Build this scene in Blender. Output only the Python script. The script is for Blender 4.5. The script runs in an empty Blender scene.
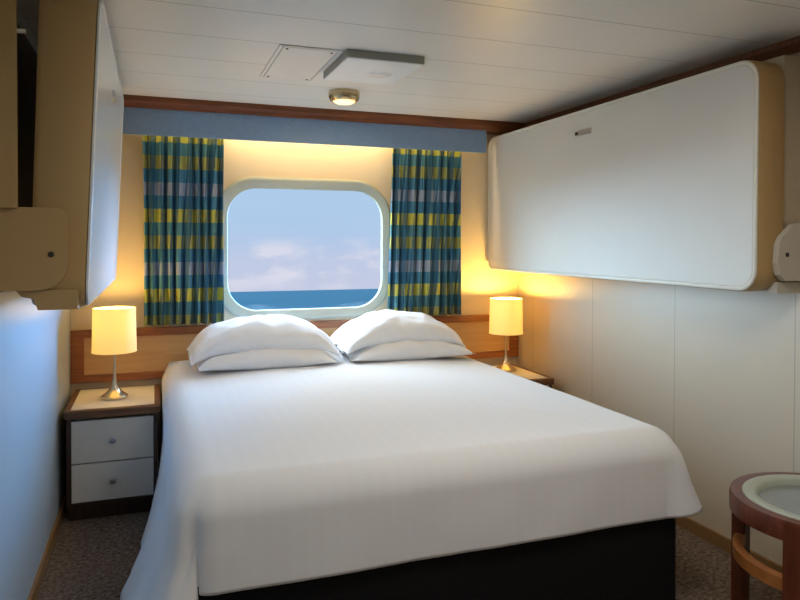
import bpy, bmesh, math, random
from mathutils import Vector, Matrix, noise
random.seed(7)
PI = math.pi
C = bpy.context.scene.collection
S = bpy.context.scene

# ------------------------------------------------------------------ camera
W, YF, H = 2.70, -5.30, 2.072          # room width, rear wall, ceiling height
cam_data = bpy.data.cameras.new('camera')
cam = bpy.data.objects.new('camera', cam_data)
C.objects.link(cam)
cam_data.sensor_width = 36.0
cam_data.lens = 676.3168 / 800 * 36.0
cam_data.shift_y = -47.76 / 800
cam_data.clip_start = 0.02
cam_data.clip_end = 2000
cam.matrix_world = (Matrix.Translation((0.4197, -3.9816, 1.3048))
                    @ Matrix.Rotation(-0.3485, 4, 'Z')
                    @ Matrix.Rotation(PI / 2 - 0.0152, 4, 'X')
                    @ Matrix.Rotation(0.0024, 4, 'Z'))
S.camera = cam

# ------------------------------------------------------------------ colour management
S.view_settings.view_transform = 'Standard'
S.view_settings.look = 'None'
S.view_settings.gamma = 1.0
S.view_settings.use_curve_mapping = False
S.view_settings.exposure = 0.0
S.cycles.use_denoising = True
S.cycles.max_bounces = 12
S.cycles.diffuse_bounces = 6
S.cycles.transparent_max_bounces = 12
S.cycles.sample_clamp_indirect = 6.0


def nd(nt, typ, **kw):
    n = nt.nodes.new(typ)
    for k, v in kw.items():
        setattr(n, k, v)
    return n


def ramp(nt, stops, fac=None):
    r = nt.nodes.new('ShaderNodeValToRGB')
    e = r.color_ramp.elements
    while len(e) > 1:
        e.remove(e[-1])
    e[0].position = stops[0][0]
    e[0].color = (*stops[0][1], 1)
    for p, c in stops[1:]:
        x = e.new(p)
        x.color = (*c, 1)
    if fac is not None:
        nt.links.new(fac, r.inputs[0])
    return r


def srgb(r, g, b):
    def f(c):
        c /= 255
        return c / 12.92 if c <= 0.04045 else ((c + 0.055) / 1.055) ** 2.4
    return (f(r), f(g), f(b))


# ------------------------------------------------------------------ world: sky over the sea
def math_n(nt, op, a, b=None, c=None, clamp=False):
    n = nt.nodes.new('ShaderNodeMath')
    n.operation = op
    n.use_clamp = clamp
    for i, v in enumerate((a, b, c)):
        if v is None:
            continue
        if isinstance(v, (int, float)):
            n.inputs[i].default_value = v
        else:
            nt.links.new(v, n.inputs[i])
    return n.outputs[0]


SKY_HIGH = 9.5       # radiance of the high sky
world = bpy.data.worlds.new('sky')
S.world = world
world.use_nodes = True
nt = world.node_tree
nt.nodes.clear()
wo = nd(nt, 'ShaderNodeOutputWorld')
bg = nd(nt, 'ShaderNodeBackground')
nt.links.new(bg.outputs[0], wo.inputs[0])
tc = nd(nt, 'ShaderNodeTexCoord')
sep = nd(nt, 'ShaderNodeSeparateXYZ')
nt.links.new(tc.outputs['Generated'], sep.inputs[0])
el = math_n(nt, 'ARCSINE', sep.outputs[2])            # elevation, radians
e01 = math_n(nt, 'MULTIPLY_ADD', el, 1 / 0.22, 0.075 / 0.22, clamp=True)   # -4.3 deg .. +8.3 deg
sky = ramp(nt, [(0.0, srgb(186, 190, 212)), (0.22, srgb(180, 188, 213)), (0.4, srgb(164, 187, 217)),
                (0.62, srgb(164, 190, 219)), (0.85, srgb(166, 188, 217)), (1.0, srgb(150, 180, 216))], e01)
mp = nd(nt, 'ShaderNodeMapping')
mp.inputs['Scale'].default_value = (9, 9, 26)
nt.links.new(tc.outputs['Generated'], mp.inputs[0])
nz = nd(nt, 'ShaderNodeTexNoise')
nz.inputs['Scale'].default_value = 1.6
nz.inputs['Detail'].default_value = 6
nt.links.new(mp.outputs[0], nz.inputs['Vector'])
cl = ramp(nt, [(0.44, (0, 0, 0)), (0.60, (1, 1, 1))], nz.outputs[0])
band = ramp(nt, [(0.0, (.35,) * 3), (0.14, (1,) * 3), (0.30, (.8,) * 3), (0.37, (.05,) * 3), (0.70, (0,) * 3),
                 (0.80, (.85,) * 3), (0.88, (.5,) * 3), (1.0, (.1,) * 3)], e01)
cf = math_n(nt, 'MULTIPLY', cl.outputs[0], band.outputs[0])
mx = nd(nt, 'ShaderNodeMixRGB')
mx.inputs[2].default_value = (*srgb(208, 206, 220), 1)
nt.links.new(cf, mx.inputs[0])
nt.links.new(sky.outputs[0], mx.inputs[1])
hi = ramp(nt, [(0.0, (0,) * 3), (0.14, (0.0,) * 3), (0.40, (1,) * 3)], el)   # brighter high sky
mx2 = nd(nt, 'ShaderNodeMixRGB')
mx2.inputs[2].default_value = (0.74 * SKY_HIGH, 0.86 * SKY_HIGH, 1.0 * SKY_HIGH, 1)
nt.links.new(hi.outputs[0], mx2.inputs[0])
nt.links.new(mx.outputs[0], mx2.inputs[1])
# the sky is brighter away from the stretch straight out of the window (side glow added to light the walls)
hx = math_n(nt, 'ADD', math_n(nt, 'MULTIPLY', sep.outputs[0], math.sin(0.12)), math_n(nt, 'MULTIPLY', sep.outputs[1], math.cos(0.12)))
hl = math_n(nt, 'SQRT', math_n(nt, 'SUBTRACT', 1.0001, math_n(nt, 'MULTIPLY', sep.outputs[2], sep.outputs[2])))
az = math_n(nt, 'ARCCOSINE', math_n(nt, 'MINIMUM', math_n(nt, 'DIVIDE', hx, hl), 0.9999))
side = ramp(nt, [(0.0, (0,) * 3), (0.22, (0,) * 3), (0.48, (1,) * 3)], math_n(nt, 'DIVIDE', az, 1.2))
low = ramp(nt, [(0.0, (0,) * 3), (0.30, (0,) * 3), (0.36, (1,) * 3), (0.70, (1,) * 3), (0.95, (.25,) * 3)], math_n(nt, 'MULTIPLY_ADD', el, 1.0, 0.40, clamp=True))
sf = math_n(nt, 'MULTIPLY', side.outputs[0], low.outputs[0])
mx3 = nd(nt, 'ShaderNodeMixRGB')
beam = ramp(nt, [(0.35, (0.52 * 24, 0.76 * 24, 1.0 * 24)), (0.65, (0.12 * 42, 0.46 * 42, 1.0 * 42))],
            math_n(nt, 'MULTIPLY_ADD', sep.outputs[0], 0.5, 0.5))
nt.links.new(beam.outputs[0], mx3.inputs[2])
nt.links.new(sf, mx3.inputs[0])
nt.links.new(mx2.outputs[0], mx3.inputs[1])
nt.links.new(mx3.outputs[0], bg.inputs[0])
bg.inputs[1].default_value = 1.25


def light(name, kind, loc, energy, color, rot=(0, 0, 0), **kw):
    d = bpy.data.lights.new(name, kind)
    d.energy = energy
    d.color = color
    for k, v in kw.items():
        setattr(d, k, v)
    o = bpy.data.objects.new(name, d)
    o.location = loc
    o.rotation_euler = rot
    C.objects.link(o)
    return o


# portal that guides sampling of the sky through the window
pd = light('window_portal', 'AREA', (1.27, 0.13, 1.26), 1, (1, 1, 1), (-PI / 2, 0, 0), shape='RECTANGLE', size=1.2, size_y=0.95)
pd.data.cycles.is_portal = True
# added fill lights just under the ceiling, out of view and without fixtures
light('fill_light', 'AREA', (1.45, -2.75, 2.05), 11, (1.0, 0.94, 0.86), (0, 0, 0), shape='DISK', size=0.6)
light('fill_light', 'AREA', (0.9, -4.6, 2.05), 9, (1.0, 0.98, 0.96), (0, 0, 0), shape='DISK', size=0.6)
# warm strip hidden in the curtain pelmet
light('pelmet_strip_light', 'AREA', (1.32, -0.096, 1.985), 7.0, (1.0, 0.70, 0.34), (0, 0, 0), shape='RECTANGLE', size=1.86, size_y=0.02)


# ------------------------------------------------------------------ materials
def mat(name, col, rough=0.5, metal=0.0, spec=0.5, noise_amt=0.0, noise_scale=20, bump=0.0, bump_scale=200, **kw):
    m = bpy.data.materials.new(name)
    m.use_nodes = True
    nt = m.node_tree
    b = nt.nodes['Principled BSDF']
    b.inputs['Base Color'].default_value = (*col, 1)
    b.inputs['Roughness'].default_value = rough
    b.inputs['Metallic'].default_value = metal
    b.inputs['Specular IOR Level'].default_value = spec
    tcn = nd(nt, 'ShaderNodeTexCoord')
    n = nd(nt, 'ShaderNodeTexNoise')
    n.inputs['Scale'].default_value = noise_scale
    n.inputs['Detail'].default_value = 4
    nt.links.new(tcn.outputs['Object'], n.inputs['Vector'])
    a = max(noise_amt, 0.02)
    r = ramp(nt, [(0.3, tuple(c * (1 - a) for c in col)), (0.7, tuple(min(1, c * (1 + a)) for c in col))], n.outputs[0])
    nt.links.new(r.outputs[0], b.inputs['Base Color'])
    if bump:
        n2 = nd(nt, 'ShaderNodeTexNoise')
        n2.inputs['Scale'].default_value = bump_scale
        n2.inputs['Detail'].default_value = 3
        nt.links.new(tcn.outputs['Object'], n2.inputs['Vector'])
        bp = nd(nt, 'ShaderNodeBump')
        bp.inputs['Strength'].default_value = bump
        bp.inputs['Distance'].default_value = 0.004
        nt.links.new(n2.outputs[0], bp.inputs['Height'])
        nt.links.new(bp.outputs[0], b.inputs['Normal'])
    for k, v in kw.items():
        b.inputs[k].default_value = v
    return m


def wood(name, dark, lightc, scale=(2, 30, 30), rough=0.35):
    m = bpy.data.materials.new(name)
    m.use_nodes = True
    nt = m.node_tree
    b = nt.nodes['Principled BSDF']
    b.inputs['Roughness'].default_value = rough
    t = nd(nt, 'ShaderNodeTexCoord')
    mpn = nd(nt, 'ShaderNodeMapping')
    mpn.inputs['Scale'].default_value = scale
    nt.links.new(t.outputs['Object'], mpn.inputs[0])
    n = nd(nt, 'ShaderNodeTexNoise')
    n.inputs['Scale'].default_value = 1.5
    n.inputs['Detail'].default_value = 5
    n.inputs['Distortion'].default_value = 0.6
    nt.links.new(mpn.outputs[0], n.inputs['Vector'])
    r = ramp(nt, [(0.3, dark), (0.7, lightc)], n.outputs[0])
    nt.links.new(r.outputs[0], b.inputs['Base Color'])
    return m


def seamed(name, col, axis, offset, spacing, dark=0.55, width=0.004, rough=0.45, spec=0.5, amt=0.02):
    """painted metal panels with thin joints every <spacing> along one world axis"""
    m = mat(name, col, rough, spec=spec, noise_amt=amt, noise_scale=3)
    nt = m.node_tree
    b = nt.nodes['Principled BSDF']
    src = b.inputs['Base Color'].links[0].from_socket
    g = nd(nt, 'ShaderNodeNewGeometry')
    sp = nd(nt, 'ShaderNodeSeparateXYZ')
    nt.links.new(g.outputs['Position'], sp.inputs[0])
    v = math_n(nt, 'ADD', sp.outputs[axis], offset)
    v = math_n(nt, 'DIVIDE', v, spacing)
    v = math_n(nt, 'FRACT', v)
    v = math_n(nt, 'SUBTRACT', v, 0.5)
    v = math_n(nt, 'ABSOLUTE', v)
    v = math_n(nt, 'LESS_THAN', v, width / spacing / 2)
    mxx = nd(nt, 'ShaderNodeMixRGB')
    mxx.inputs[2].default_value = (*[c * dark for c in col], 1)
    nt.links.new(v, mxx.inputs[0])
    nt.links.new(src, mxx.inputs[1])
    nt.links.new(mxx.outputs[0], b.inputs['Base Color'])
    return m


M = {}
cream = (0.66, 0.56, 0.40)
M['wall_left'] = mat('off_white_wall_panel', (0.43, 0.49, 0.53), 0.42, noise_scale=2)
M['wall_right'] = seamed('cream_wall_panel_seamed', (0.58, 0.475, 0.345), 1, 1.465 + 0.31, 0.63, 0.7, 0.005, 0.42)
M['wall_back'] = mat('cream_back_wall', (0.72, 0.60, 0.42), 0.5, noise_scale=2)
M['wall_rear'] = mat('cream_rear_wall', (0.55, 0.47, 0.34), 0.5, noise_scale=2)
M['ceiling'] = seamed('ceiling_panels', (0.76, 0.75, 0.70), 1, 1.345 + 0.165, 0.33, 0.5, 0.005, 0.33)
M['ceil_white'] = mat('white_enamel', (0.74, 0.73, 0.69), 0.35)
M['vent_face'] = mat('cool_white_enamel', (0.80, 0.84, 0.85), 0.3)
M['vent_side'] = mat('grey_enamel', (0.30, 0.31, 0.28), 0.4)
M['berth'] = mat('beige_berth_shell', (0.48, 0.31, 0.125), 0.4, noise_scale=3)
M['berth_face'] = mat('ivory_berth_face', (0.66, 0.64, 0.58), 0.5, spec=0.35, noise_scale=3)
M['berth_gloss_lit'] = mat('glossy_lit_ivory_berth_face', (0.76, 0.79, 0.79), 0.22, spec=0.6, noise_scale=3)  # left berth's copy of the face: window sheen put into a paler, bluer colour
M['rim'] = mat('ivory_edge_moulding', (0.72, 0.69, 0.60), 0.3)
M['bracket'] = mat('cream_metal_bracket', (0.56, 0.52, 0.44), 0.38)
M['frame_panel'] = mat('cream_mounting_frame', (0.50, 0.42, 0.29), 0.5)
M['steel'] = mat('brushed_steel', (0.62, 0.62, 0.62), 0.28, 1.0)
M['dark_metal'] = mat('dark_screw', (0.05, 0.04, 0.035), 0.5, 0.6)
M['wood_trim'] = wood('dark_red_wood_trim', srgb(84, 44, 22), srgb(128, 72, 38), (3, 40, 40))
M['wood_frame'] = wood('brown_wood_frame', srgb(116, 66, 34), srgb(160, 98, 54), (3, 40, 40))
M['wood_night'] = wood('walnut_edge', srgb(84, 56, 36), srgb(122, 84, 54), (4, 40, 40))
M['wood_dark'] = wood('dark_walnut', srgb(44, 30, 22), srgb(66, 46, 34), (30, 30, 4))
M['wood_table'] = wood('reddish_brown_wood', srgb(80, 36, 20), srgb(116, 58, 34), (20, 20, 4))
M['wood_tabl2'] = wood('honey_brown_wood', srgb(150, 92, 44), srgb(180, 116, 62), (10, 10, 20))
M['veneer'] = wood('tan_veneer', srgb(190, 150, 100), srgb(206, 166, 116), (2, 25, 25), 0.45)
M['laminate'] = mat('cream_laminate', (0.74, 0.68, 0.54), 0.35)
M['drawer'] = mat('pale_grey_drawer', (0.60, 0.57, 0.50), 0.4)
M['pelmet'] = mat('slate_blue_fabric', srgb(122, 148, 180), 0.85, noise_amt=0.06, noise_scale=60, bump=0.3)
M['frame_win'] = mat('window_moulding', (0.40, 0.43, 0.37), 0.4)
M['sill_shelf'] = mat('window_sill', (0.80, 0.80, 0.74), 0.4)
M['black'] = mat('black_bed_skirt', (0.008, 0.008, 0.009), 0.9, spec=0.2, bump=0.2)
M['mattress'] = mat('white_mattress', (0.75, 0.75, 0.74), 0.9)
M['pillow'] = mat('white_pillow_cotton', (0.86, 0.86, 0.87), 0.9, spec=0.2, bump=0.12, bump_scale=30)
M['brass'] = mat('antique_brass', (0.62, 0.48, 0.28), 0.25, 1.0)
M['nickel'] = mat('warm_brushed_nickel', (0.72, 0.62, 0.48), 0.25, 1.0)
M['base_trim'] = mat('tan_skirting', srgb(140, 104, 62), 0.5)
M['tray'] = mat('pale_green_tray', (0.42, 0.45, 0.37), 0.3)
M['tray_in'] = mat('frosted_grey_glass', (0.22, 0.24, 0.23), 0.15)
M['sea'] = mat('sea_water', (0.0085, 0.0185, 0.0235), 0.9, noise_amt=0.08, noise_scale=0.08, spec=0.0)


def duvet_mat():
    m = mat('white_damask_stripe', (0.84, 0.85, 0.87), 0.88, spec=0.25)
    nt = m.node_tree
    b = nt.nodes['Principled BSDF']
    g = nd(nt, 'ShaderNodeNewGeometry')
    sp = nd(nt, 'ShaderNodeSeparateXYZ')
    nt.links.new(g.outputs['Position'], sp.inputs[0])
    v = math_n(nt, 'MULTIPLY', sp.outputs[0], 2 * PI / 0.05)
    v = math_n(nt, 'SINE', v)
    v = math_n(nt, 'MULTIPLY_ADD', v, 0.5, 0.5)
    mxx = nd(nt, 'ShaderNodeMixRGB')
    mxx.inputs[1].default_value = (0.85, 0.855, 0.87, 1)
    mxx.inputs[2].default_value = (0.838, 0.845, 0.86, 1)
    nt.links.new(v, mxx.inputs[0])
    nt.links.new(mxx.outputs[0], b.inputs['Base Color'])
    return m


M['duvet'] = duvet_mat()


def carpet_mat():
    m = bpy.data.materials.new('speckled_carpet')
    m.use_nodes = True
    nt = m.node_tree
    b = nt.nodes['Principled BSDF']
    b.inputs['Roughness'].default_value = 0.95
    b.inputs['Specular IOR Level'].default_value = 0.1
    t = nd(nt, 'ShaderNodeTexCoord')
    n = nd(nt, 'ShaderNodeTexNoise')
    n.inputs['Scale'].default_value = 60
    n.inputs['Detail'].default_value = 5
    nt.links.new(t.outputs['Object'], n.inputs['Vector'])
    r = ramp(nt, [(0.32, srgb(84, 70, 60)), (0.5, srgb(110, 95, 84)), (0.68, srgb(138, 122, 108))], n.outputs[0])
    nt.links.new(r.outputs[0], b.inputs['Base Color'])
    bp = nd(nt, 'ShaderNodeBump')
    bp.inputs['Strength'].default_value = 0.5
    bp.inputs['Distance'].default_value = 0.01
    nt.links.new(n.outputs[0], bp.inputs['Height'])
    nt.links.new(bp.outputs[0], b.inputs['Normal'])
    return m


M['carpet'] = carpet_mat()


def curtain_mat():
    """madras check: bands up the cloth (UV y, metres) crossed by warp stripes (UV x, metres)"""
    m = bpy.data.materials.new('blue_yellow_check_cloth')
    m.use_nodes = True
    nt = m.node_tree
    b = nt.nodes['Principled BSDF']
    b.inputs['Roughness'].default_value = 0.85
    b.inputs['Specular IOR Level'].default_value = 0.2
    t = nd(nt, 'ShaderNodeUVMap')
    sp = nd(nt, 'ShaderNodeSeparateXYZ')
    nt.links.new(t.outputs[0], sp.inputs[0])
    v = math_n(nt, 'DIVIDE', math_n(nt, 'ADD', sp.outputs[1], 0.0), 0.436)
    v = math_n(nt, 'FRACT', v)
    teal = srgb(96, 150, 164)
    blue = srgb(80, 138, 170)
    yel = srgb(212, 206, 96)
    yel2 = srgb(178, 176, 102)
    lil = srgb(166, 176, 196)
    # bands from bottom of period: yellow, blue, lilac, blue, yellow(olive), teal
    r = ramp(nt, [(0.0, yel), (1 / 6, blue), (2 / 6, lil), (3 / 6, blue), (4 / 6, yel2), (5 / 6, teal)], v)
    r.color_ramp.interpolation = 'CONSTANT'
    w = math_n(nt, 'FRACT', math_n(nt, 'DIVIDE', sp.outputs[0], 0.155))
    r2 = ramp(nt, [(0.0, (0.0,) * 3), (0.40, (0.80,) * 3), (0.5, (0.35,) * 3), (0.58, (0.80,) * 3)], w)
    r2.color_ramp.interpolation = 'CONSTANT'
    mxx = nd(nt, 'ShaderNodeMixRGB')
    mxx.inputs[2].default_value = (*srgb(40, 88, 118), 1)
    nt.links.new(r2.outputs[0], mxx.inputs[0])
    nt.links.new(r.outputs[0], mxx.inputs[1])
    nt.links.new(mxx.outputs[0], b.inputs['Base Color'])
    # some light passes through the cloth
    tr = nd(nt, 'ShaderNodeBsdfTranslucent')
    nt.links.new(mxx.outputs[0], tr.inputs[0])
    ms = nd(nt, 'ShaderNodeMixShader')
    ms.inputs[0].default_value = 0.10
    out = nt.nodes['Material Output']
    nt.links.new(b.outputs[0], ms.inputs[1])
    nt.links.new(tr.outputs[0], ms.inputs[2])
    nt.links.new(ms.outputs[0], out.inputs[0])
    return m


M['curtain'] = curtain_mat()


def shade_mat(name, strength):
    m = bpy.data.materials.new(name)
    m.use_nodes = True
    nt = m.node_tree
    nt.nodes.clear()
    out = nd(nt, 'ShaderNodeOutputMaterial')
    tr = nd(nt, 'ShaderNodeBsdfTranslucent')
    tr.inputs[0].default_value = (0.48, 0.42, 0.28, 1)
    df = nd(nt, 'ShaderNodeBsdfDiffuse')
    df.inputs[0].default_value = (0.9, 0.82, 0.6, 1)
    ms = nd(nt, 'ShaderNodeMixShader')
    ms.inputs[0].default_value = 0.5
    nt.links.new(df.outputs[0], ms.inputs[1])
    nt.links.new(tr.outputs[0], ms.inputs[2])
    em = nd(nt, 'ShaderNodeEmission')
    em.inputs[0].default_value = (1.0, 0.66, 0.13, 1)
    em.inputs[1].default_value = strength
    ad = nd(nt, 'ShaderNodeAddShader')
    nt.links.new(ms.outputs[0], ad.inputs[0])
    nt.links.new(em.outputs[0], ad.inputs[1])
    nt.links.new(ad.outputs[0], out.inputs[0])
    return m


M['shade'] = shade_mat('glowing_cream_lampshade', 0.50)


def emit_mat(name, col, st):
    m = bpy.data.materials.new(name)
    m.use_nodes = True
    b = m.node_tree.nodes['Principled BSDF']
    b.inputs['Base Color'].default_value = (*col, 1)
    b.inputs['Emission Color'].default_value = (*col, 1)
    b.inputs['Emission Strength'].default_value = st
    return m


M['diffuser'] = emit_mat('lit_opal_glass', (1.0, 0.80, 0.42), 1.3)
M['bulb'] = emit_mat('lit_bulb', (1.0, 0.75, 0.4), 3.0)
M['lens'] = mat('clear_lens', (0.85, 0.86, 0.84), 0.1)


def glass_mat():
    m = bpy.data.materials.new('window_glass')
    m.use_nodes = True
    nt = m.node_tree
    nt.nodes.clear()
    out = nd(nt, 'ShaderNodeOutputMaterial')
    a = nd(nt, 'ShaderNodeBsdfTransparent')
    a.inputs[0].default_value = (0.97, 0.985, 0.985, 1)
    g = nd(nt, 'ShaderNodeBsdfGlossy')
    g.inputs['Roughness'].default_value = 0.03
    ms = nd(nt, 'ShaderNodeMixShader')
    ms.inputs[0].default_value = 0.02
    nt.links.new(a.outputs[0], ms.inputs[1])
    nt.links.new(g.outputs[0], ms.inputs[2])
    nt.links.new(ms.outputs[0], out.inputs[0])
    return m


M['glass'] = glass_mat()


# ------------------------------------------------------------------ helpers
def obj(name, bm, m, parent=None, smooth=False, bevel=0.0, segs=2):
    """link a bmesh (world coordinates) as ONE mesh object, under parent if given"""
    if bevel:
        es = [e for e in bm.edges if len(e.link_faces) == 2 and e.calc_face_angle(0) > 0.5]
        bmesh.ops.bevel(bm, geom=es, offset=bevel, segments=segs, affect='EDGES', profile=0.5, clamp_overlap=True)
    bmesh.ops.recalc_face_normals(bm, faces=bm.faces)
    me = bpy.data.meshes.new(name)
    inv = Vector(parent.location) if parent else Vector((0, 0, 0))
    if parent and parent.parent:
        inv = inv + Vector(parent.parent.location)
    bmesh.ops.translate(bm, vec=-inv, verts=bm.verts)
    bm.to_mesh(me)
    bm.free()
    if smooth:
        for p in me.polygons:
            p.use_smooth = True
        try:
            me.set_sharp_from_angle(angle=math.radians(40))
        except Exception:
            pass
    me.materials.append(m)
    o = bpy.data.objects.new(name, me)
    C.objects.link(o)
    if parent:
        o.parent = parent
    return o


def struct(name, bm, m, **kw):
    o = obj(name, bm, m, **kw)
    o['kind'] = 'structure'
    return o


def tag(o, label, cat, group=None):
    o['label'] = label
    o['category'] = cat
    if group:
        o['group'] = group
    return o


def thing(name, label, cat, loc=(0, 0, 0), group=None):
    o = bpy.data.objects.new(name, None)
    o.empty_display_size = 0.05
    C.objects.link(o)
    o.location = loc
    return tag(o, label, cat, group)


def box(bm, x0, x1, y0, y1, z0, z1):
    v = [bm.verts.new(p) for p in ((x0, y0, z0), (x1, y0, z0), (x1, y1, z0), (x0, y1, z0),
                                   (x0, y0, z1), (x1, y0, z1), (x1, y1, z1), (x0, y1, z1))]
    for f in ((0, 1, 2, 3), (4, 5, 6, 7), (0, 1, 5, 4), (1, 2, 6, 5), (2, 3, 7, 6), (3, 0, 4, 7)):
        bm.faces.new([v[i] for i in f])
    return bm


def B(*a):
    return box(bmesh.new(), *a)


def lathe(prof, cx, cy, seg=48, bm=None):
    bm = bm or bmesh.new()
    rings = []
    for r, z in prof:
        if r < 1e-5:
            rings.append([bm.verts.new((cx, cy, z))])
        else:
            rings.append([bm.verts.new((cx + r * math.cos(2 * PI * k / seg), cy + r * math.sin(2 * PI * k / seg), z)) for k in range(seg)])
    for a, b in zip(rings, rings[1:]):
        for k in range(seg):
            k2 = (k + 1) % seg
            if len(a) == 1 and len(b) == 1:
                continue
            if len(a) == 1:
                bm.faces.new((a[0], b[k], b[k2]))
            elif len(b) == 1:
                bm.faces.new((a[k], a[k2], b[0]))
            else:
                bm.faces.new((a[k], a[k2], b[k2], b[k]))
    return bm


def tube(pts, r, seg=12, bm=None):
    bm = bm or bmesh.new()
    rings = []
    n = len(pts)
    for i, p in enumerate(pts):
        p = Vector(p)
        a = Vector(pts[max(0, i - 1)])
        b = Vector(pts[min(n - 1, i + 1)])
        d = (b - a).normalized()
        u = d.orthogonal().normalized()
        w = d.cross(u)
        rings.append([bm.verts.new(p + (u * math.cos(2 * PI * k / seg) + w * math.sin(2 * PI * k / seg)) * r) for k in range(seg)])
    for a, b in zip(rings, rings[1:]):
        for k in range(seg):
            bm.faces.new((a[k], a[(k + 1) % seg], b[(k + 1) % seg], b[k]))
    bm.faces.new(rings[0])
    bm.faces.new(rings[-1])
    return bm


def rrect(u0, u1, v0, v1, r, n=10):
    """rounded rectangle outline, counter clockwise; r = radius or 4 radii (u1v1, u0v1, u0v0, u1v0)"""
    rs = (r,) * 4 if isinstance(r, (int, float)) else r
    cs = ((u1, v1, 0, -1, -1), (u0, v1, 1, 1, -1), (u0, v0, 2, 1, 1), (u1, v0, 3, -1, 1))
    out = []
    for (u, v, q, su, sv), rr in zip(cs, rs):
        if rr <= 0:
            out.append((u, v))
            continue
        cu, cv = u + su * rr, v + sv * rr
        for k in range(n + 1):
            a = PI / 2 * (q + k / n)
            out.append((cu + rr * math.cos(a), cv + rr * math.sin(a)))
    return out


def prism(poly, lo, hi, axis, bm=None):
    """extrude polygon (in the two other axes, in order) between lo and hi on axis"""
    bm = bm or bmesh.new()

    def P(u, v, w):
        return (w, u, v) if axis == 0 else ((u, w, v) if axis == 1 else (u, v, w))
    a = [bm.verts.new(P(u, v, lo)) for u, v in poly]
    b = [bm.verts.new(P(u, v, hi)) for u, v in poly]
    bm.faces.new(a)
    bm.faces.new(b)
    n = len(poly)
    for i in range(n):
        bm.faces.new((a[i], a[(i + 1) % n], b[(i + 1) % n], b[i]))
    return bm


def loft(outlines, axis, close=True, cap=False, bm=None):
    """outlines: list of (poly, w); same point counts"""
    bm = bm or bmesh.new()

    def P(u, v, w):
        return (w, u, v) if axis == 0 else ((u, w, v) if axis == 1 else (u, v, w))
    rings = [[bm.verts.new(P(u, v, w)) for u, v in poly] for poly, w in outlines]
    n = len(rings[0])
    pairs = list(zip(rings, rings[1:]))
    if close:
        pairs.append((rings[-1], rings[0]))
    for a, b in pairs:
        for i in range(n):
            bm.faces.new((a[i], a[(i + 1) % n], b[(i + 1) % n], b[i]))
    if cap:
        bm.faces.new(rings[0])
        bm.faces.new(rings[-1])
    return bm


# ------------------------------------------------------------------ the room shell
struct('floor', B(-0.05, W + 0.05, YF - .05, 0.10, -0.08, 0.0), M['carpet'])
struct('ceiling', B(-0.05, W + 0.05, YF - .05, 0.10, H, H + 0.06), M['ceiling'])
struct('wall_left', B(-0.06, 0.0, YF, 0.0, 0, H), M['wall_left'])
struct('wall_right', B(W, W + 0.06, YF, 0.0, 0, H), M['wall_right'])
struct('wall_front', B(-0.06, W + 0.06, YF - 0.06, YF, 0, H), M['wall_rear'])

# back wall with the rounded window opening
WX0, WX1, WZ0, WZ1 = 0.812, 1.748, 0.903, 1.616      # clear opening
WR = 0.17
hole = rrect(WX0 - .03, WX1 + .03, WZ0 - .03, WZ1 + .03, WR + .03, 12)
hole2 = rrect(WX0 - .09, WX1 + .09, WZ0 - .09, WZ1 + .09, WR + .09, 12)     # the hull opening splays outwards
outer = []
hcx, hcz = (WX0 + WX1) / 2, (WZ0 + WZ1) / 2
X0, X1 = -0.06, W + 0.06
n = len(hole)
for i, (u, v) in enumerate(hole):            # project every hole point out to the wall's rectangle
    du, dv = u - hcx, v - hcz
    t = min(((X1 - hcx) / du if du > 1e-6 else 1e9), ((X0 - hcx) / du if du < -1e-6 else 1e9),
            ((H - hcz) / dv if dv > 1e-6 else 1e9), ((0 - hcz) / dv if dv < -1e-6 else 1e9))
    outer.append((hcx + du * t, hcz + dv * t))
for cx_, cz_ in ((X0, 0), (X1, 0), (X0, H), (X1, H)):
    k = min(range(n), key=lambda i: (outer[i][0] - cx_) ** 2 + (outer[i][1] - cz_) ** 2)
    outer[k] = (cx_, cz_)
struct('wall_back', loft([(outer, 0.0), (hole, 0.0), (hole2, 0.12), (outer, 0.12)], 1), M['wall_back'])

win = bpy.data.objects.new('window_1', None)
C.objects.link(win)
win.location = (hcx, 0, WZ0)
win['kind'] = 'structure'
o1 = rrect(WX0 - .075, WX1 + .055, WZ0 - .060, WZ1 + .065, WR + .07, 12)
o1b = rrect(WX0 - .065, WX1 + .045, WZ0 - .052, WZ1 + .056, WR + .06, 12)
i1 = rrect(WX0, WX1, WZ0, WZ1, WR, 12)
i0 = rrect(WX0 - .052, WX1 + .040, WZ0 - .042, WZ1 + .046, WR + .045, 12)
gi = rrect(WX0 + .002, WX1 - .002, WZ0 + .002, WZ1 - .002, WR, 12)
hl_ = rrect(WX0 - .045, WX1 + .045, WZ0 - .045, WZ1 + .045, WR + .045, 12)
obj('window_frame', loft([(o1, -0.001), (o1, -0.012), (o1b, -0.018), (i0, -0.018), (i1, -0.004), (gi, 0.002), (gi, 0.016), (hl_, 0.016)], 1, close=False), M['frame_win'], win, smooth=True)
obj('glass_pane', prism(gi, 0.006, 0.012, 1), M['glass'], win)

struct('baseboard_left', B(0.0, 0.012, YF, -0.02, 0.0, 0.055), M['base_trim'], bevel=0.003)
struct('baseboard_right', B(W - 0.012, W, YF, -0.02, 0.0, 0.055), M['base_trim'], bevel=0.003)
struct('baseboard_back', B(0.0, W, -0.012, 0.0, 0.0, 0.055), M['base_trim'], bevel=0.003)

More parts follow.
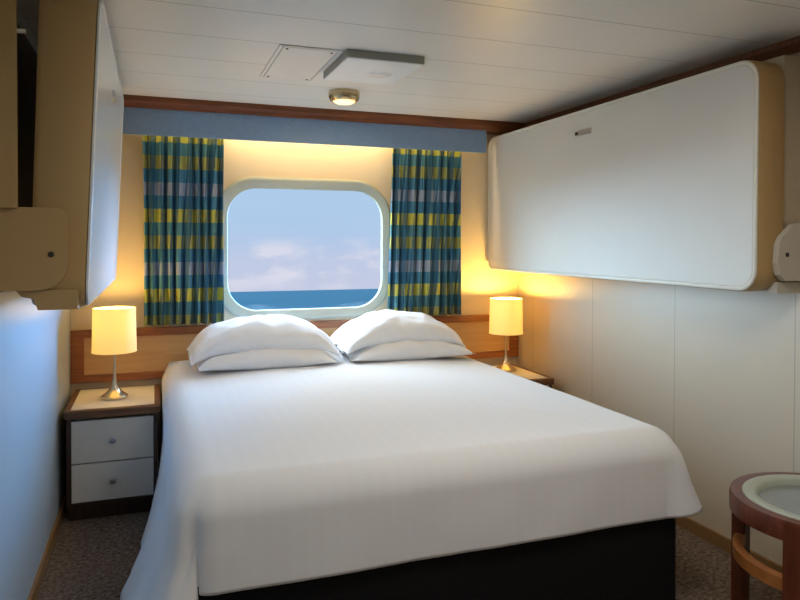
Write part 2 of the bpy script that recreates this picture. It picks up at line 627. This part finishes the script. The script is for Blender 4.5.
# cornices
prof = [(-.13, 2.012), (-.145, 2.016), (-.150, 2.030), (-.158, 2.045), (-.160, H), (0.0, H), (0.0, 2.012)]
bm = bmesh.new()
prism(prof, 0.0, W, 0, bm)
struct('trim_1', bm, M['wood_trim'])
prof = [(W, 2.022), (W - .02, 2.022), (W - .026, 2.034), (W - .034, 2.050), (W - .036, H), (W, H)]
bm = bmesh.new()
a = [bm.verts.new((x, YF, z)) for x, z in prof]
b = [bm.verts.new((x, -0.161, z)) for x, z in prof]
bm.faces.new(a); bm.faces.new(b)
for i in range(6):
    bm.faces.new((a[i], a[(i + 1) % 6], b[(i + 1) % 6], b[i]))
struct('trim_2', bm, M['wood_trim'])

# the sea outside, far below the horizon line of the cabin
bm = bmesh.new()
vv = [bm.verts.new(p) for p in ((-140, 2, -7.0), (200, 2, -7.0), (200, 110, -7.0), (-140, 110, -7.0))]
bm.faces.new(vv)
sea = obj('sea', bm, M['sea'])
sea['kind'] = 'structure'

# ------------------------------------------------------------------ pelmet, curtains, headboard
t = thing('curtain_pelmet', 'long slate blue fabric pelmet across the top of the window wall', 'pelmet', (1.3, 0, 1.87))
obj('front_board', B(0.0, 2.400, -.130, -.112, 1.872, 2.0115), M['pelmet'], t, bevel=0.004)
obj('top_board', B(0.002, 2.400, -.112, -.001, 1.994, 2.0115), M['wall_back'], t)


def curtain(x0, x1, x0b, x1b, folds, label, seed, du):
    rnd = random.Random(seed)
    bm = bmesh.new()
    uvl = bm.loops.layers.uv.new('UVMap')
    nu, nv = folds * 30, 40
    zt, zb = 1.96, 0.846
    ph = [rnd.uniform(-.5, .5) for _ in range(folds + 2)]
    am = [rnd.uniform(.7, 1.15) for _ in range(folds + 2)]
    verts, uvs = [], []
    for j in range(nv + 1):
        fz = j / nv
        z = zb + (zt - zb) * fz
        row, ur = [], []
        L, prev = du, None
        
        for i in range(nu + 1):
            f = i / nu
            k = f * folds
            ki = int(min(k, folds - 1e-6))
            a = am[ki] * (1 - (k - ki)) + am[ki + 1] * (k - ki)
            p = ph[ki] * (1 - (k - ki)) + ph[ki + 1] * (k - ki)
            fr = (k + .22 * p) % 1.0
            cr = math.exp(-((fr - .5) / .17) ** 2)           # a narrow crevice between broad rounded folds
            y = -0.088 + (0.052 - .014 * fz) * a * cr + 0.006 * math.sin(2 * PI * k * 2.3 + 3 * fz + p)
            y = min(y, -0.026)
            xa = x0 * fz + x0b * (1 - fz)
            xb = x1 * fz + x1b * (1 - fz)
            x = xa + (xb - xa) * f + 0.007 * math.sin(2 * PI * (fr - .5)) * (1 - cr) - 0.010 + 0.003 * math.sin(4 * fz + k)
            q = Vector((x, y, z))
            if prev is not None:
                L += math.hypot(q.x - prev.x, q.y - prev.y)
            prev = q
            row.append(bm.verts.new(q))
            ur.append((L, z - zb + 0.309))
        verts.append(row)
        uvs.append(ur)
    for j in range(nv):
        for i in range(nu):
            idx = ((j, i), (j, i + 1), (j + 1, i + 1), (j + 1, i))
            f = bm.faces.new([verts[a][b] for a, b in idx])
            for lp, (a, b) in zip(f.loops, idx):
                lp[uvl].uv = uvs[a][b]
    o = obj('curtain', bm, M['curtain'], smooth=True)
    md = o.modifiers.new('thickness', 'SOLIDIFY')
    md.thickness = 0.0025
    return tag(o, label, 'curtain', 'checked window curtains')


curtain(0.372, 0.795, 0.376, 0.790, 9, 'blue and yellow checked curtain left of the window', 3, 0.0)
curtain(1.800, 2.258, 1.765, 2.255, 9, 'blue and yellow checked curtain right of the window', 5, 0.05)

t = thing('headboard', 'wooden wall headboard rail with tan panels behind the pillows', 'headboard', (1.35, 0, 0.55))
HZ0, HZ1 = 0.548, 0.830
obj('top_rail', B(0.001, 2.694, -.034, -.001, HZ1 - .042, HZ1), M['wood_frame'], t, bevel=0.005)
obj('bottom_rail', B(0.001, 2.694, -.030, -.001, HZ0, HZ0 + .040), M['wood_frame'], t, bevel=0.005)
for xa, xb in ((0.001, 0.066), (2.634, 2.694)):
    obj('stile', B(xa, xb, -.030, -.001, HZ0 + .040, HZ1 - .042), M['wood_frame'], t, bevel=0.003)
for xa, xb in ((0.066, 2.634),):
    obj('panel', B(xa, xb, -.018, -.001, HZ0 + .040, HZ1 - .042), M['veneer'], t)

# ------------------------------------------------------------------ bed
BX0, BX1, BY0, BY1 = 0.484, 2.178, -2.078, -0.045
t = thing('bed', 'wide double bed on a black skirt with its head against the window wall', 'bed', (1.33, -1.06, 0))
obj('bed_base', B(BX0 + .02, BX1 - .02, BY0 + .02, BY1, 0.0, 0.33), M['wood_dark'], t)
# skirt: a thin panel round three sides with soft ripples
bm = bmesh.new()
path = []
N = 60
for k in range(N + 1):
    path.append((BX0, BY1 + (BY0 - BY1) * k / N, -1, 0))
for k in range(1, N + 1):
    path.append((BX0 + (BX1 - BX0) * k / N, BY0, 0, -1))
for k in range(1, N + 1):
    path.append((BX1, BY0 + (BY1 - BY0) * k / N, 1, 0))
ro, ri, bo, bi = [], [], [], []
rc = 0.045
for k, (x, y, nx, ny) in enumerate(path):
    for cxx, sx_ in ((BX0 + rc, -1), (BX1 - rc, 1)):
        if (x - cxx) * sx_ > 0 and y < BY0 + rc:
            dv_ = Vector((x - cxx, y - BY0 - rc)).normalized() * rc
            x, y = cxx + dv_.x, BY0 + rc + dv_.y
            nx, ny = dv_.x / rc, dv_.y / rc
    w = 0.0015 * math.sin(k * 0.9)
    ro.append(bm.verts.new((x, y, 0.365)))
    bo.append(bm.verts.new((x + nx * w, y + ny * w, 0.004)))
    ri.append(bm.verts.new((x - nx * .010, y - ny * .010, 0.365)))
    bi.append(bm.verts.new((x - nx * .010, y - ny * .010, 0.004)))
for k in range(len(path) - 1):
    bm.faces.new((ro[k], ro[k + 1], bo[k + 1], bo[k]))
    bm.faces.new((ri[k], ri[k + 1], bi[k + 1], bi[k]))
    bm.faces.new((ro[k], ro[k + 1], ri[k + 1], ri[k]))
    bm.faces.new((bo[k], bo[k + 1], bi[k + 1], bi[k]))
obj('bed_skirt', bm, M['black'], t)
bm = prism(rrect(BX0 + .014, BX1 - .014, BY0 + .014, BY1, .06), 0.331, 0.600, 2)
obj('mattress', bm, M['mattress'], t, bevel=0.03, segs=3)


# duvet: rings from the centre of the bed to the hem
def sm(a, b, x):
    x = max(0, min(1, (x - a) / (b - a)))
    return x * x * (3 - 2 * x)


def duvet():
    ex0, ex1, ey0, ey1 = BX0 - .008, BX1 + .010, BY0 - .010, BY1 + 0.004
    per = []

    def seg(p, q, n, nn):
        for k in range(n):
            f = k / n
            per.append((p[0] + (q[0] - p[0]) * f, p[1] + (q[1] - p[1]) * f, nn[0], nn[1]))
    r = 0.105

    def arc(cx, cy, a0, a1, n):
        for k in range(n):
            a = math.radians(a0 + (a1 - a0) * k / n)
            per.append((cx + r * math.cos(a), cy + r * math.sin(a), math.cos(a), math.sin(a)))
    rh = 0.02
    seg((ex0, ey1), (ex0, ey0 + r), 110, (-1, 0))                 # left side, head to foot
    arc(ex0 + r, ey0 + r, 180, 270, 26)
    seg((ex0 + r, ey0), (ex1 - r, ey0), 90, (0, -1))              # foot
    arc(ex1 - r, ey0 + r, 270, 360, 26)
    seg((ex1, ey0 + r), (ex1, ey1), 110, (1, 0))                  # right side
    seg((ex1, ey1), (ex0, ey1), 80, (0, 0))                       # head (tucked flat, no drop)
    n = len(per)
    cx, cy = (ex0 + ex1) / 2, (ey0 + ey1) / 2
    ztop = 0.640
    bm = bmesh.new()
    rings = []
    er = 0.095

    def zin(x, y):
        d = min(x - ex0, ex1 - x, y - ey0 + .02)
        z = ztop + 0.022 * sm(0, .55, d) - 0.004
        z += 0.0035 * noise.noise(Vector((x * 2.2, y * 1.6, 3.1))) + 0.0012 * noise.noise(Vector((x * 9, y * 5, 1)))
        return z
    ns = 44
    rings.append([bm.verts.new((cx, cy, zin(cx, cy)))])
    for j in range(1, ns + 1):
        s = j / ns
        row = []
        for (x, y, nx, ny) in per:
            xe, ye = x - nx * er, y - ny * er
            px, py = cx + (xe - cx) * s, cy + (ye - cy) * s
            row.append(bm.verts.new((px, py, zin(px, py))))
        rings.append(row)
    nd_ = 34
    for j in range(1, nd_ + 1):
        f = j / nd_
        row = []
        for i, (x, y, nx, ny) in enumerate(per):
            px, py = x - nx * er, y - ny * er
            z0 = zin(px, py)
            if nx == 0 and ny == 0:                 # head edge turns down a little
                row.append(bm.verts.new((x, y, z0 - 0.03 * f)))
                continue
            left = 1.0 if nx <= -0.999 else (1 - sm(0.66, 0.88, -ny) if nx < 0 else 0.0)
            right = 1.0 if nx >= 0.999 else (sm(0.1, 0.9, nx) if nx > 0 else 0.0)
            along = max(0, min(1, (-0.2 - y) / 1.8))
            front = max(0.0, 1 - left - right)
            hem = left * (0.050 - 0.025 * along) + front * 0.343 + right * (0.40 - 0.045 * along)
            fl = left * (0.045 + 0.23 * along ** 1.6) + front * 0.004 + right * (0.012 + 0.080 * sm(.55, 1.0, along))
            fold = left * (0.006 * math.sin(y * 14 + 1.0) + .004 * math.sin(y * 31)) + right * 0.008 * math.sin(y * 12) + front * 0.003 * math.sin(x * 9)
            cre = 0.0
            if nx < 0 and ny < 0 and nx > -0.999:   # crease where the side flap meets the foot
                cre = 0.034 * math.exp(-((-ny - .77) / .09) ** 2)
            drop = z0 - hem
            arcl = er * PI / 2
            Lf = f * (arcl + drop - er)
            if Lf < arcl:
                a = Lf / er
                off, dz = er * math.sin(a), er * (1 - math.cos(a))
            else:
                off, dz = er, er + (Lf - arcl)
            g = max(0.0, (dz - er * .6) / max(.01, drop - er * .6))
            off += fl * g ** (1 + .85 * left) + fold * g - cre * min(1, g * 3)
            # soft puff of the filling just below the edge on the left
            off += left * 0.014 * math.sin(PI * min(1, dz / .22)) * (1 if dz < .22 else 0)
            off += right * 0.010 * math.sin(PI * min(1, dz / .2)) * (1 if dz < .2 else 0)
            wr = 0.004 * noise.noise(Vector((px * 7, py * 7, z0 - dz * 5)))
            dc = math.hypot(px - ex0, py - ey0) + dz * .6
            wr += 0.012 * math.exp(-(dc / .25) ** 2) * min(1, dz / .08) * noise.noise(Vector(((px - py) * 10, dz * 9, 2.0)))
            row.append(bm.verts.new((px + nx * (off + wr), py + ny * (off + wr), z0 - dz)))
        rings.append(row)
    for k in range(n):
        bm.faces.new((rings[0][0], rings[1][k], rings[1][(k + 1) % n]))
    for a, b in zip(rings[1:], rings[2:]):
        for k in range(n):
            bm.faces.new((a[k], a[(k + 1) % n], b[(k + 1) % n], b[k]))
    o = obj('duvet', bm, M['duvet'])
    for p in o.data.polygons:
        p.use_smooth = True
    md = o.modifiers.new('thickness', 'SOLIDIFY')
    md.thickness = 0.006
    md.offset = 1.0
    return tag(o, 'white duvet with faint stripes spread over the wide bed and hanging down its sides', 'duvet')


duvet()


def pillow(x0, x1, y0, y1, zc, up, dn, droop, lean, label, seed, flange=0.02):
    """plump pillow: seam outline with pinched corners, height up above the seam and dn below it"""
    bm = bmesh.new()
    nu, nv = 72, 44
    cx, cy, hx, hy = (x0 + x1) / 2, (y0 + y1) / 2, (x1 - x0) / 2, (y1 - y0) / 2
    rows = {}
    for side in (1, -1):
        for j in range(nv + 1):
            for i in range(nu + 1):
                u, v = -1 + 2 * i / nu, -1 + 2 * j / nv
                if side == -1 and (i in (0, nu) or j in (0, nv)):
                    rows[(side, i, j)] = rows[(1, i, j)]
                    continue
                pu = u * (1 - 0.05 * (1 - v * v) * u * u)
                pv = v * (1 - 0.06 * (1 - u * u) * v * v)
                pu *= 1 - .055 * (u * v) ** 4
                pv *= 1 - .09 * (u * v) ** 4
                au, av = abs(u) / 0.96, abs(v) / 0.98      # a thin flange outside the filling
                h = (max(0, 1 - au ** 2.3) ** 0.62) * (max(0, 1 - av ** 3.0) ** 0.5)
                z = up * h if side == 1 else -dn * h
                nrm = 0.022 * noise.noise(Vector((u * 2.1 + seed, v * 1.7, side * .7))) * h
                nrm += 0.012 * noise.noise(Vector((u * 5 + seed, v * 3.0, side))) * h
                nrm += 0.014 * abs(u) ** 2 * noise.noise(Vector((u * 3 + seed, v * 6.0, 4.0)))
                z += nrm * (1 if side == 1 else .3)
                z -= droop * abs(u) ** 4
                z += 0.012 * (abs(u) ** 6) * math.sin(v * 7 + seed)
                z += lean * v * hy
                rows[(side, i, j)] = bm.verts.new((cx + pu * hx, cy + pv * hy + .008 * noise.noise(Vector((u * 3, seed, v))), zc + z))
    for side in (1, -1):
        for j in range(nv):
            for i in range(nu):
                vs = [rows[(side, i, j)], rows[(side, i + 1, j)], rows[(side, i + 1, j + 1)], rows[(side, i, j + 1)]]
                if len(set(vs)) == 4:
                    bm.faces.new(vs)
    o = obj('pillow', bm, M['pillow'])
    for p in o.data.polygons:
        p.use_smooth = True
    return tag(o, label, 'pillow', 'white pillows at the bed head')


pillow(0.600, 1.330, -.610, -.090, .702, .085, .050, .020, 0.03, 'white pillow lying flat under the left plump pillow', 1.0)
pillow(0.565, 1.375, -.545, -.095, .768, .128, .020, .055, 0.06, 'plump white pillow on top of the left stack, its ends drooping', 5.0)
pillow(1.385, 2.125, -.610, -.090, .702, .085, .050, .020, 0.03, 'white pillow lying flat under the right plump pillow', 9.0)
pillow(1.360, 2.100, -.545, -.095, .770, .130, .020, .055, 0.06, 'plump white pillow on top of the right stack, beside the lamp', 13.0)


# ------------------------------------------------------------------ nightstands
def nightstand(x0, x1, yb, yf, label, ht=0.522):
    t = thing('nightstand', label, 'nightstand', ((x0 + x1) / 2, (yb + yf) / 2, 0), 'two-drawer bedside cabinets')
    cx0, cx1, cyf = x0 + .012, x1 - .012, yf + .018
    # open carcass: sides, back, bottom
    bm = bmesh.new()
    box(bm, cx0, cx0 + .020, cyf, yb, .070, ht - .040)
    box(bm, cx1 - .020, cx1, cyf, yb, .070, ht - .040)
    box(bm, cx0 + .020, cx1 - .020, yb - .012, yb, .070, ht - .040)
    box(bm, cx0 + .020, cx1 - .020, cyf, yb - .012, .070, .086)
    obj('cabinet_body', bm, M['wood_dark'], t)
    obj('plinth', B(cx0 + .006, cx1 - .006, cyf + .030, yb, 0.0, .070), M['wood_dark'], t)
    bm = bmesh.new()      # wooden rim round the inset top
    o_ = rrect(x0, x1, yf, yb, (0.004, .004, .018, .018), 5)
    i_ = rrect(x0 + .028, x1 - .028, yf + .030, yb - .020, (.002, .002, .006, .006), 5)
    loft([(o_, ht - .036), (o_, ht - .004), (rrect(x0 + .004, x1 - .004, yf + .004, yb - .004, (0.004, .004, .016, .016), 5), ht),
          (i_, ht), (i_, ht - .036)], 2, bm=bm)
    obj('top_frame', bm, M['wood_night'], t)
    obj('top_inset', prism(rrect(x0 + .0282, x1 - .0282, yf + .0302, yb - .0202, (.002, .002, .006, .006), 5), ht - .030, ht - .001, 2), M['laminate'], t)
    for za, zb in ((.092, .268), (.274, .470)):
        d = obj('drawer', B(cx0 + .0215, cx1 - .0215, cyf - .003, cyf + .40, za, zb), M['drawer'], t, bevel=0.003)
        kx, kz = (cx0 + cx1) / 2, (za + zb) / 2 + .004
        bm = lathe([(0.0, .0), (.006, .0), (.006, .010), (.011, .013), (.016, .018), (.015, .024), (0.0, .027)], 0, 0, 24)
        bmesh.ops.rotate(bm, verts=bm.verts, cent=(0, 0, 0), matrix=Matrix.Rotation(PI / 2, 3, 'X'))
        bmesh.ops.translate(bm, verts=bm.verts, vec=(kx, cyf - .0028, kz))
        me_o = obj('knob', bm, M['steel'], None, smooth=True)
        me_o.parent = d
        me_o.location = -Vector(t.location)
    return t


nightstand(0.024, 0.446, -.045, -.560, 'two-drawer bedside cabinet with grey drawers left of the bed')
nightstand(2.240, 2.640, -.045, -.560, 'bedside cabinet right of the bed, mostly hidden behind the duvet', 0.503)


# ------------------------------------------------------------------ table lamps
def lamp(cx, cy, z, label, power):
    t = thing('table_lamp', label, 'lamp', (cx, cy, z), 'small bedside table lamps')
    obj('base', lathe([(0, z), (.060, z), (.064, z + .004), (.064, z + .010), (.058, z + .016), (.050, z + .022), (.034, z + .034), (.022, z + .050),
                       (.014, z + .070), (.009, z + .095), (.007, z + .12), (0, z + .12)], cx, cy), M['nickel'], t, smooth=True)
    obj('pole', lathe([(0, z + .118), (.0055, z + .118), (.0055, z + .30), (.010, z + .302), (.010, z + .34), (0, z + .34)], cx, cy, 20), M['nickel'], t, smooth=True)
    z0, z1, r0, r1 = z + .232, z + .450, .1045, .1000
    sh = obj('lamp_shade', lathe([(r0, z0), (r1, z1), (r1 - .002, z1), (r0 - .002, z0), (r0, z0)], cx, cy, 64), M['shade'], t, smooth=True)
    for zz, rr in ((z0 + .003, r0 + .0006), (z1 - .003, r1 + .0006)):
        obj('shade_band', lathe([(rr, zz - .003), (rr + .001, zz - .003), (rr + .001, zz + .003), (rr, zz + .003), (rr, zz - .003)], cx, cy, 64), M['shade'], t, smooth=True)
    bm = bmesh.new()
    for k in range(3):
        a = k * 2 * PI / 3 + .4
        tube([(cx, cy, z + .325), (cx + .05 * math.cos(a), cy + .05 * math.sin(a), z + .37), (cx + .0985 * math.cos(a), cy + .0985 * math.sin(a), z + .44)], .0015, 6, bm)
    obj('spider', bm, M['nickel'], t)
    obj('bulb', lathe([(0, z + .34), (.012, z + .34), (.014, z + .352), (.024, z + .372), (.026, z + .385), (.020, z + .402), (0, z + .410)], cx, cy, 24), M['bulb'], t, smooth=True)
    lt = light('bulb_light', 'POINT', (0, 0, .43), power, (1.0, 0.60, 0.14), shadow_soft_size=0.02)
    lt.parent = t
    return t


LAMP_P = 7.5
lamp(0.231, -.325, .522, 'lit cream-shaded lamp standing on the left bedside cabinet', LAMP_P - .8)
lamp(2.488, -.235, .503, 'lit cream-shaded lamp standing right of the bed near the corner', LAMP_P * 1.9)


# ------------------------------------------------------------------ folded wall berths
def berth(side, xb, xt_, back_b, back_t, y0, y1, z0, z1, label):
    """side +1: hangs on the right wall. xb/xt_ face x at bottom/top, back_* back face x."""
    t = thing('wall_berth', label, 'folding berth', ((xb + back_b) / 2, (y0 + y1) / 2, z0), 'bunk beds folded up on the walls')
    s = side

    def X(z, a, b):
        return a + (b - a) * (z - z0) / (z1 - z0)

    def ring(d, w):         # rounded outline inset by d, at depth fraction w (0 = face, 1 = back)
        pl = rrect(y0 + d, y1 - d, z0 + d, z1 - d, max(.01, .085 - d), 10)
        return [(X(v, xb, xt_) * (1 - w) + X(v, back_b, back_t) * w, u, v) for u, v in pl]

    def loft3(rs, caps):
        bm = bmesh.new()
        vr = [[bm.verts.new(p) for p in r] for r in rs]
        m_ = len(vr[0])
        for a, b in zip(vr, vr[1:]):
            for i in range(m_):
                bm.faces.new((a[i], a[(i + 1) % m_], b[(i + 1) % m_], b[i]))
        for c_ in caps:
            bm.faces.new(vr[c_])
        return bm
    obj('berth_shell', loft3([ring(.012, .02), ring(.004, .05), ring(0, .14), ring(0, .9), ring(.01, 1)], (0, -1)), M['berth'], t, smooth=True)
    # moulding round the face and the smooth panel inside it
    fo = [[(p[0] + dx * -s, p[1], p[2]) for p in ring(d, 0)] for d, dx in ((.004, -.004), (.004, .001), (.009, .0045), (.016, .004), (.020, .0), (.020, -.004))]
    obj('edge_moulding', loft3(fo, ()), M['rim'] if s > 0 else M['berth_gloss_lit'], t, smooth=True)
    pf = [[(p[0] + dx * -s, p[1], p[2]) for p in ring(d, 0)] for d, dx in ((.0205, -.003), (.0205, .001), (.024, .002))]
    obj('face_panel', loft3(pf, (0, -1)), M['berth_face'] if s > 0 else M['berth_gloss_lit'], t)
    return t


RX, RZ0, RZ1 = 2.475, 1.122, 1.985
t = berth(1, RX, RX, 2.612, 2.612, -2.120, -.000 - .004, RZ0, RZ1, 'long ivory bunk folded flat against the right wall')
wallb = t
obj('mounting_frame', B(2.612, 2.6995, -2.105, -.02, 1.16, 2.0), M['frame_panel'], t, bevel=0.004)
# latch
l = obj('latch', prism(rrect(-1.125, -.990, 1.852, 1.878, .004, 3), RX - .008, RX + .003, 0), M['steel'], t, bevel=0.002)
obj('latch_slot', prism(rrect(-1.020, -.996, 1.856, 1.872, .004, 3), RX - .0105, RX - .0078, 0), M['dark_metal'], t)
# pivot bracket at the near end
brk = [(2.6995, 1.165), (2.6995, 1.385), (2.620, 1.372), (2.566, 1.325), (2.552, 1.30), (2.545, 1.23), (2.556, 1.188), (2.585, 1.165)]
br = obj('pivot_bracket', prism(brk, -2.145, -2.121, 1), M['bracket'], t, bevel=0.004)


def screw(x, y, z, r, par, root):
    bm = lathe([(0, 0), (r, 0), (r, .002), (r * .6, .004), (0, .004)], 0, 0, 20)
    bmesh.ops.rotate(bm, verts=bm.verts, cent=(0, 0, 0), matrix=Matrix.Rotation(PI / 2, 3, 'X'))
    bmesh.ops.translate(bm, verts=bm.verts, vec=(x, y, z))
    o = obj('screw', bm, M['dark_metal'], None)
    o.parent = par
    o.location = -Vector(root.location)
    return o


screw(2.590, -2.1452, 1.262, .008, br, t)
hk = obj('hinge_block', B(2.575, 2.6995, -2.118, -2.05, 1.118, 1.160), M['bracket'], t, bevel=.01)

LX, LT = 0.237, 0.277
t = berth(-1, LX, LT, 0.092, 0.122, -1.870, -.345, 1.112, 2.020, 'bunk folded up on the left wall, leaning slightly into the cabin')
obj('mounting_frame', B(0.0005, 0.070, -1.900, -1.8845, 1.395, H - .003), M['berth'], t, bevel=0.003)
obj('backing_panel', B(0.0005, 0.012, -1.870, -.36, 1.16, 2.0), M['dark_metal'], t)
brk = rrect(0.0005, 0.192, 1.168, 1.398, (.03, .001, .001, .075), 8)
br = obj('pivot_bracket', prism(brk, -1.884, -1.871, 1), M['berth'], t, bevel=0.004)
screw(0.150, -1.8842, 1.268, .008, br, t)
obj('hinge_block', prism([(0.060, 1.168), (0.075, 1.150), (0.105, 1.143), (0.114, 1.112), (0.215, 1.112), (0.215, 1.168)], -1.869 - .0015, -1.80, 1), M['berth'], t, bevel=.003)
pin = obj('locking_pin', tube([(0.070, -1.885, 1.878), (0.092, -1.885, 1.878)], .006, 10), M['rim'], t)
l = obj('latch', prism(rrect(-1.24, -1.12, 1.842, 1.868, .004, 3), LX + .034, LX + .046, 0), M['steel'], t, bevel=0.002)

# ------------------------------------------------------------------ ceiling fittings
t = thing('ceiling_hatch', 'square white access hatch set in the ceiling, left of the raised vent', 'ceiling hatch', (1.0, -1.07, H - .004))
bm = loft([(rrect(.880, 1.130, -1.345, -.800, .004, 2), H - .0005), (rrect(.880, 1.130, -1.345, -.800, .004, 2), H - .005),
           (rrect(.893, 1.117, -1.332, -.813, .003, 2), H - .005), (rrect(.893, 1.117, -1.332, -.813, .003, 2), H - .0005)], 2)
obj('hatch_frame', bm, M['ceil_white'], t)
obj('hatch_panel', B(.898, 1.112, -1.327, -.818, H - .0055, H - .0006), M['ceil_white'], t)
for px_, py_ in ((.915, -1.31), (1.095, -1.31), (.915, -.835), (1.095, -.835)):
    obj('hatch_screw', lathe([(0, H - .0055), (.005, H - .0055), (.005, H - .008), (0, H - .008)], px_, py_, 12), M['dark_metal'], t)

t = thing('ceiling_vent', 'raised square metal vent box with a pale face on the ceiling', 'ceiling vent', (1.32, -1.15, H - .03))
a_ = (1.140, 1.475, -1.375, -.975)
zb = H - .034
bm = loft([(rrect(*a_, .006, 3), H - .0006), (rrect(*a_, .006, 3), zb + .0035)], 2, close=False, cap=True)
obj('vent_housing', bm, M['vent_side'], t)
obj('vent_face', B(a_[0] + .005, a_[1] - .005, a_[2] + .005, a_[3] - .005, zb, zb + .0034), M['vent_face'], t)
obj('vent_lens', lathe([(0, zb - .0003), (.055, zb - .0003), (.052, zb - .002), (.03, zb - .006), (0, zb - .007)], 1.35, -1.16, 32), M['lens'], t, smooth=True)

t = thing('ceiling_lamp', 'small round lit brass lamp on the ceiling in front of the pelmet', 'lamp', (1.335, -.62, H))
cx, cy = 1.335, -.62
obj('lamp_housing', lathe([(0, H - .0006), (.078, H - .0006), (.080, H - .008), (.079, H - .030), (.072, H - .044), (.066, H - .050), (.058, H - .050), (.056, H - .042), (0, H - .040)], cx, cy), M['brass'], t, smooth=True)
obj('diffuser', lathe([(.0555, H - .0415), (.054, H - .052), (.040, H - .060), (.02, H - .064), (0, H - .065)], cx, cy), M['diffuser'], t, smooth=True)
lt = light('lamp_light', 'AREA', (0, 0, -.068), 3.0, (1.0, 0.74, 0.40), shape='DISK', size=0.10)
lt.parent = t

# ------------------------------------------------------------------ round side table
tcx, tcy, TR, TZ = 2.384, -2.455, 0.262, 0.500
t = thing('side_table', 'round reddish wooden side table with a pale tray top beside the bed foot', 'table', (tcx, tcy, 0))
obj('tabletop', lathe([(TR - .028, TZ - .060), (TR, TZ - .060), (TR + .001, TZ - .012), (TR - .003, TZ), (TR - .034, TZ), (TR - .036, TZ - .006), (TR - .036, TZ - .030), (TR - .028, TZ - .060)], tcx, tcy, 96), M['wood_table'], t, smooth=True)
tr = obj('tray', lathe([(0, TZ - .030), (TR - .0365, TZ - .030), (TR - .0365, TZ + .001), (TR - .040, TZ + .004), (TR - .072, TZ + .003), (TR - .080, TZ - .004), (TR - .085, TZ - .022), (0, TZ - .022)], tcx, tcy, 96), M['tray'], t, smooth=True)
obj('tray_inset', lathe([(0, TZ - .0218), (TR - .0855, TZ - .0218), (TR - .0855, TZ - .018), (0, TZ - .018)], tcx, tcy, 96), M['tray_in'], t)
for a0 in (112, 292):        # curved stretchers between neighbouring legs
    arcp = [(tcx + rr * math.cos(math.radians(a)), tcy + rr * math.sin(math.radians(a))) for rr, ra in
            ((TR - .010, range(a0 + 3, a0 + 88, 3)), (TR - .040, range(a0 + 87, a0 + 2, -3))) for a in ra]
    obj('stretcher', prism(arcp, .288, .325, 2), M['wood_tabl2'], t, bevel=0.002)
for k in range(4):
    a = math.radians(112 + 90 * k)
    bm = B(-.022, .022, -.026, .026, 0.0, TZ - .004)
    bmesh.ops.bevel(bm, geom=list(bm.edges), offset=.004, segments=2, affect='EDGES')
    bmesh.ops.rotate(bm, verts=bm.verts, cent=(0, 0, 0), matrix=Matrix.Rotation(a, 3, 'Z'))
    bmesh.ops.translate(bm, verts=bm.verts, vec=(tcx + (TR - .018) * math.cos(a), tcy + (TR - .018) * math.sin(a), 0))
    obj('leg', bm, M['wood_table'], t)
